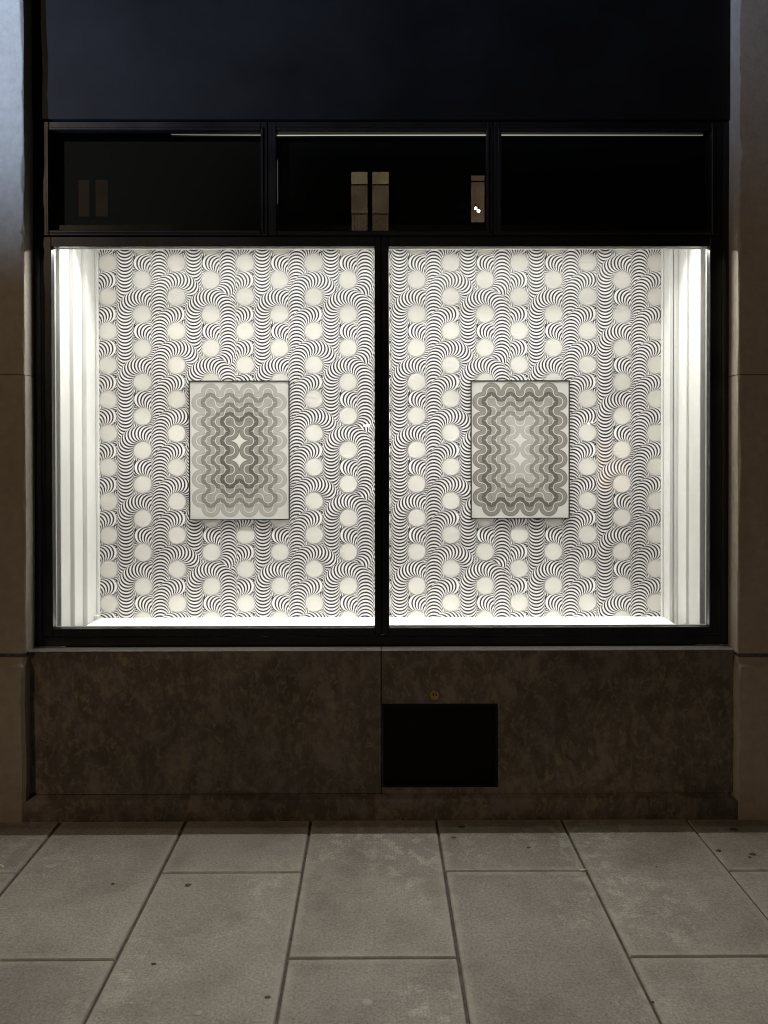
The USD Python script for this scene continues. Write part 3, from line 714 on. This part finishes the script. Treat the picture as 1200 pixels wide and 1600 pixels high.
# ------------------------------------------------------------------ across the street: only mirrored in the panes
YO = -22.0
opp = thing('opposite_building', 'plastered apartment house across the street with few lit windows, mirrored in the panes', 'building', (0, YO, 0))
part(opp, 'wall', plain(-22, 22, YO-6, YO-0.25, -0.12, 19), M['plaster'])
part(opp, 'cornice', bbox(-22, 22, YO-0.24, YO+0.2, 17.8, 18.3, 0.05), M['plaster'])
part(opp, 'string_course', bbox(-22, 22, YO-0.24, YO-0.05, 5.2, 5.45, 0.03), M['plaster'])
YV = 2*YG-YO                                  # where the glass seems to show that wall
def lit(name, c, s, scale=1.5):
    return mat(name, {'pos': ('geometry', {}), 'n': ('noise_texture', {'scale': scale, 'detail': 4.0}), 'r': ('rgb_ramp', {'ramp': [(0.35, tuple(0.62*x for x in c)), (0.65, c)]}),
                      'e': ('emission', {'strength': s})}, [('pos.position', 'n.vector'), ('n.fac', 'r.fac'), ('r.color', 'e.color')], surface='e.emission')
lit('warm_room', (1.0, 0.70, 0.42), 1.15); lit('warm_room_top', (1.0, 0.80, 0.42), 2.3); lit('dim_room', (1.0, 0.6, 0.35), 0.26); lit('shop_warm', (1.0, 0.55, 0.26), 1.6, 0.9)
emit('bulb', (1.0, 0.86, 0.66), 45.0)
lit('room_side', (1.0, 0.66, 0.42), 1.6)
FRM = M['frame_black']
def far_window(px0, py0, px1, py1, glow, mull=None, bars=(), top=None, label=None):
    a, b, c, d = P2(px0, py0, px1, py1, YV)
    w = part(opp, 'window', cat(*[bbox(q[0], q[1], YO-0.24, YO-0.14, q[2], q[3], 0.01) for q in ((a-0.07, a, c-0.07, d+0.07), (b, b+0.07, c-0.07, d+0.07), (a, b, c-0.07, c), (a, b, d, d+0.07))]), FRM)
    zt = WZ((px0+px1)/2, top, YV) if top else None
    if zt:
        part(w, 'pane', plain(a, b, YO-0.22, YO-0.20, zt, d), M['warm_room_top']); part(w, 'pane', plain(a, b, YO-0.22, YO-0.20, c, zt), M[glow])
    else: part(w, 'pane', plain(a, b, YO-0.22, YO-0.20, c, d), M[glow])
    if mull: part(w, 'mullion', bbox(WX(mull[0], py0, YV), WX(mull[1], py0, YV), YO-0.195, YO-0.13, c, d, 0.005), FRM)
    for yb in bars:
        zb = WZ((px0+px1)/2, yb, YV); part(w, 'glazing_bar', bbox(a, b, YO-0.19, YO-0.15, zb-0.018, zb+0.018, 0.004), FRM)
far_window(548.5, 265.5, 607.5, 372, 'warm_room', (574, 581.5), (286, 332), 286)
a_, b_, c_, d_ = P2(540, 333, 616, 372, YV)
rail = part(opp, 'balcony_rail', bbox(a_, b_, YO-0.06, YO-0.03, d_-0.03, d_, 0.004), FRM)
for i in range(17): part(opp, 'rail_bar', plain(a_+(b_-a_)*i/16-0.008, a_+(b_-a_)*i/16+0.008, YO-0.055, YO-0.035, c_, d_-0.03), FRM)
part(opp, 'balcony_slab', bbox(a_-0.1, b_+0.1, YO-0.24, YO-0.02, c_-0.12, c_, 0.01), M['plaster'])
far_window(737, 271, 776, 345, 'room_side', None, (281,))
far_window(119, 278, 166, 336, 'dim_room', (137, 146))
far_window(934, 690, 984, 768, 'shop_warm', None, (705, 728))
far_window(567.5, 663, 578, 666.5, 'bulb')
far_window(568, 496.5, 575, 498.5, 'bulb')
for (px, py, r, lab) in ((743, 326, 0.055, 'upper of two bright bulbs mirrored at the right end of the middle transom pane'), (747.5, 330.5, 0.06, 'lower of two bright bulbs mirrored at the right end of the middle transom pane'),
                         (919, 661.5, 0.035, 'left white bulb mirrored in the right pane beside the print'), (924.5, 659.5, 0.04, 'right white bulb mirrored in the right pane beside the print'),
                         (267.5, 789, 0.03, 'tiny bulb mirrored in the left pane left of the print')):
    x, z = W(px, py, YV); YBb = YO+0.05
    t = thing('hanging_bulb', lab, 'bulb', (x, YBb, z))
    g = trimesh.creation.icosphere(2, r); g.apply_translation((x, YBb, z)); part(t, 'globe', g, M['bulb'], smooth=True)
    g = trimesh.creation.cylinder(r*0.4, r*1.4, sections=12); g.apply_translation((x, YBb, z+r*1.5)); part(t, 'socket', g, FRM)
    part(t, 'bracket', bbox(x-0.012, x+0.012, YO-0.24, YBb+0.012, z+r*2.2, z+r*2.2+0.025), FRM)
# street lamps that light the wall (behind and beside the camera)
def lathe(profile, n=20):
    return trimesh.creation.revolve(np.array(profile), sections=n)
def lamp_post(label, pos, arm):
    x, y, z = pos
    t = thing('street_lamp', label, 'street lamp', (x, y, 0))
    pl = lathe([(0.0, -0.13), (0.11, -0.13), (0.11, 0.5), (0.06, 0.62), (0.045, z-0.45), (0.0, z-0.45)]); pl.apply_translation((x, y, 0)); part(t, 'post', pl, M['street_metal'], smooth=30)
    hd = lathe([(0.0, -0.40), (0.12, -0.40), (0.14, -0.36), (0.05, -0.30), (0.045, -0.42), (0.0, -0.42)]); hd.apply_translation((x, y, z)); part(t, 'bracket', hd, M['street_metal'])
lamp_post('tall street lamp on the far side of the road', STREET_POS, 0)
lamp_post('short lamp post by the neighbouring shop left of the pillar', BLUE_POS, 0)

# ------------------------------------------------------------------ small things on the pavement
def blob(px, py, r, h, seed, stretch=1.0):
    x, y = G(px, py); n = 22; a = np.linspace(0, 2*np.pi, n, endpoint=False)
    k = 0.75+0.5*meshkit.noise(np.c_[np.cos(a)*1.6, np.sin(a)*1.6, np.full(n, seed*1.3)], seed)
    pts = [(x+r*stretch*k_*math.cos(t), y+r*k_*math.sin(t), 0.0005) for t, k_ in zip(a, k)]
    mid = [(x+r*stretch*k_*0.8*math.cos(t), y+r*k_*0.8*math.sin(t), h) for t, k_ in zip(a, k)]
    v = np.array(pts+mid+[(x, y, h*1.1)]); f = []
    for i in range(n):
        j = (i+1) % n; f += [(i, j, n+j), (i, n+j, n+i), (n+i, n+j, 2*n)]
    return trimesh.Trimesh(v, f, process=False)
spots = [(294, 1383, .008, 1.5, 'dark gum spot on the slab left of the long joint, nearest its middle'), (176, 1381.5, .006, 1.3, 'small dark gum spot on the wide slab at left'),
         (1176, 1334.5, .009, 1.4, 'ring-like dark gum spot at the far right near the wall'), (1171, 1339.5, .006, 1.2, 'small dark gum spot just below the ring-like one at right'),
         (1122, 1329, .008, 1.3, 'slanting dark gum spot right of the last long joint'), (826, 1324.5, .006, 1.5, 'thin dark gum spot on the slab right of centre close to the wall'),
         (721, 1292, .011, 1.3, 'dark gum spot in the shadow under the right marble panel'), (709, 1309, .008, 1.5, 'flat dark gum spot just outside the shadow right of the centre joint'),
         (418, 1558, .006, 1.4, 'dark gum spot near the bottom of the picture left of the centre slab'), (1026, 1355, .004, 1.5, 'speck of dark gum on the wide slab at right'),
         (1146, 1296, .012, 1.5, 'broad dark gum spot in the shadow by the right pillar'), (240, 1506, .004, 2.0, 'speck of dark gum on the slab left of the lower cross joint'), (1020, 1566, .004, 1.4, 'speck of dark gum beside the lower right long joint')]
for i, (px, py, r, st, lab) in enumerate(spots):
    solo('gum_spot', blob(px, py, r, 0.0018, i, st), M['gum'], lab, 'gum spot', group='gum spots on the pavement', smooth=40)
for i, (px, py, r, lab) in enumerate([(712, 1580-22, .009, 'pale flattened gum on the front centre slab'), (574, 1566, .012, 'larger pale smear of gum at the bottom centre slab'), (1146, 1505, .013, 'pale gum on the front right slab below the cross joint'), (312, 1583, .009, 'pale gum near the bottom left of centre')]):
    solo('gum_spot', blob(px, py, r, 0.0015, 40+i, 1.3), M['pale_gum'], lab, 'gum spot', group='gum spots on the pavement', smooth=40)
x, y = G(912, 1361.5)
t = thing('cigarette_butt', 'flattened pale cigarette butt lying at a joint right of centre', 'cigarette butt', (x, y, 0))
def rod(xa, ya, xb, yb, r):
    c = trimesh.creation.cylinder(r, segment=[(xa, ya, r+0.001), (xb, yb, r+0.001)], sections=12); return c
part(t, 'paper_tube', rod(x-0.013, y-0.001, x+0.004, y+0.001, 0.0036), M['paper_white'], smooth=40)
part(t, 'filter', rod(x+0.0042, y+0.001, x+0.014, y+0.0022, 0.0037), M['filter_tan'], smooth=40)
x, y = G(365, 1282.8)
solo('paper_scrap', hull([(x-.006, y, .0008), (x+.006, y-.003, .0008), (x+.004, y+.005, .001), (x-.003, y+.004, .007), (x+.002, y, .008)]), M['paper_white'], 'tiny white crumb of paper at the foot of the wall left of centre', 'paper scrap')
x, y = G(2, 1354)
solo('paper_scrap', hull([(x-.012, y+.004, .001), (x+.008, y-.006, .001), (x+.012, y-.001, .001), (x-.004, y+.008, .006), (x+.003, y+.001, .007)]), M['paper_white'], 'crumpled white scrap at the left edge of the pavement', 'paper scrap')
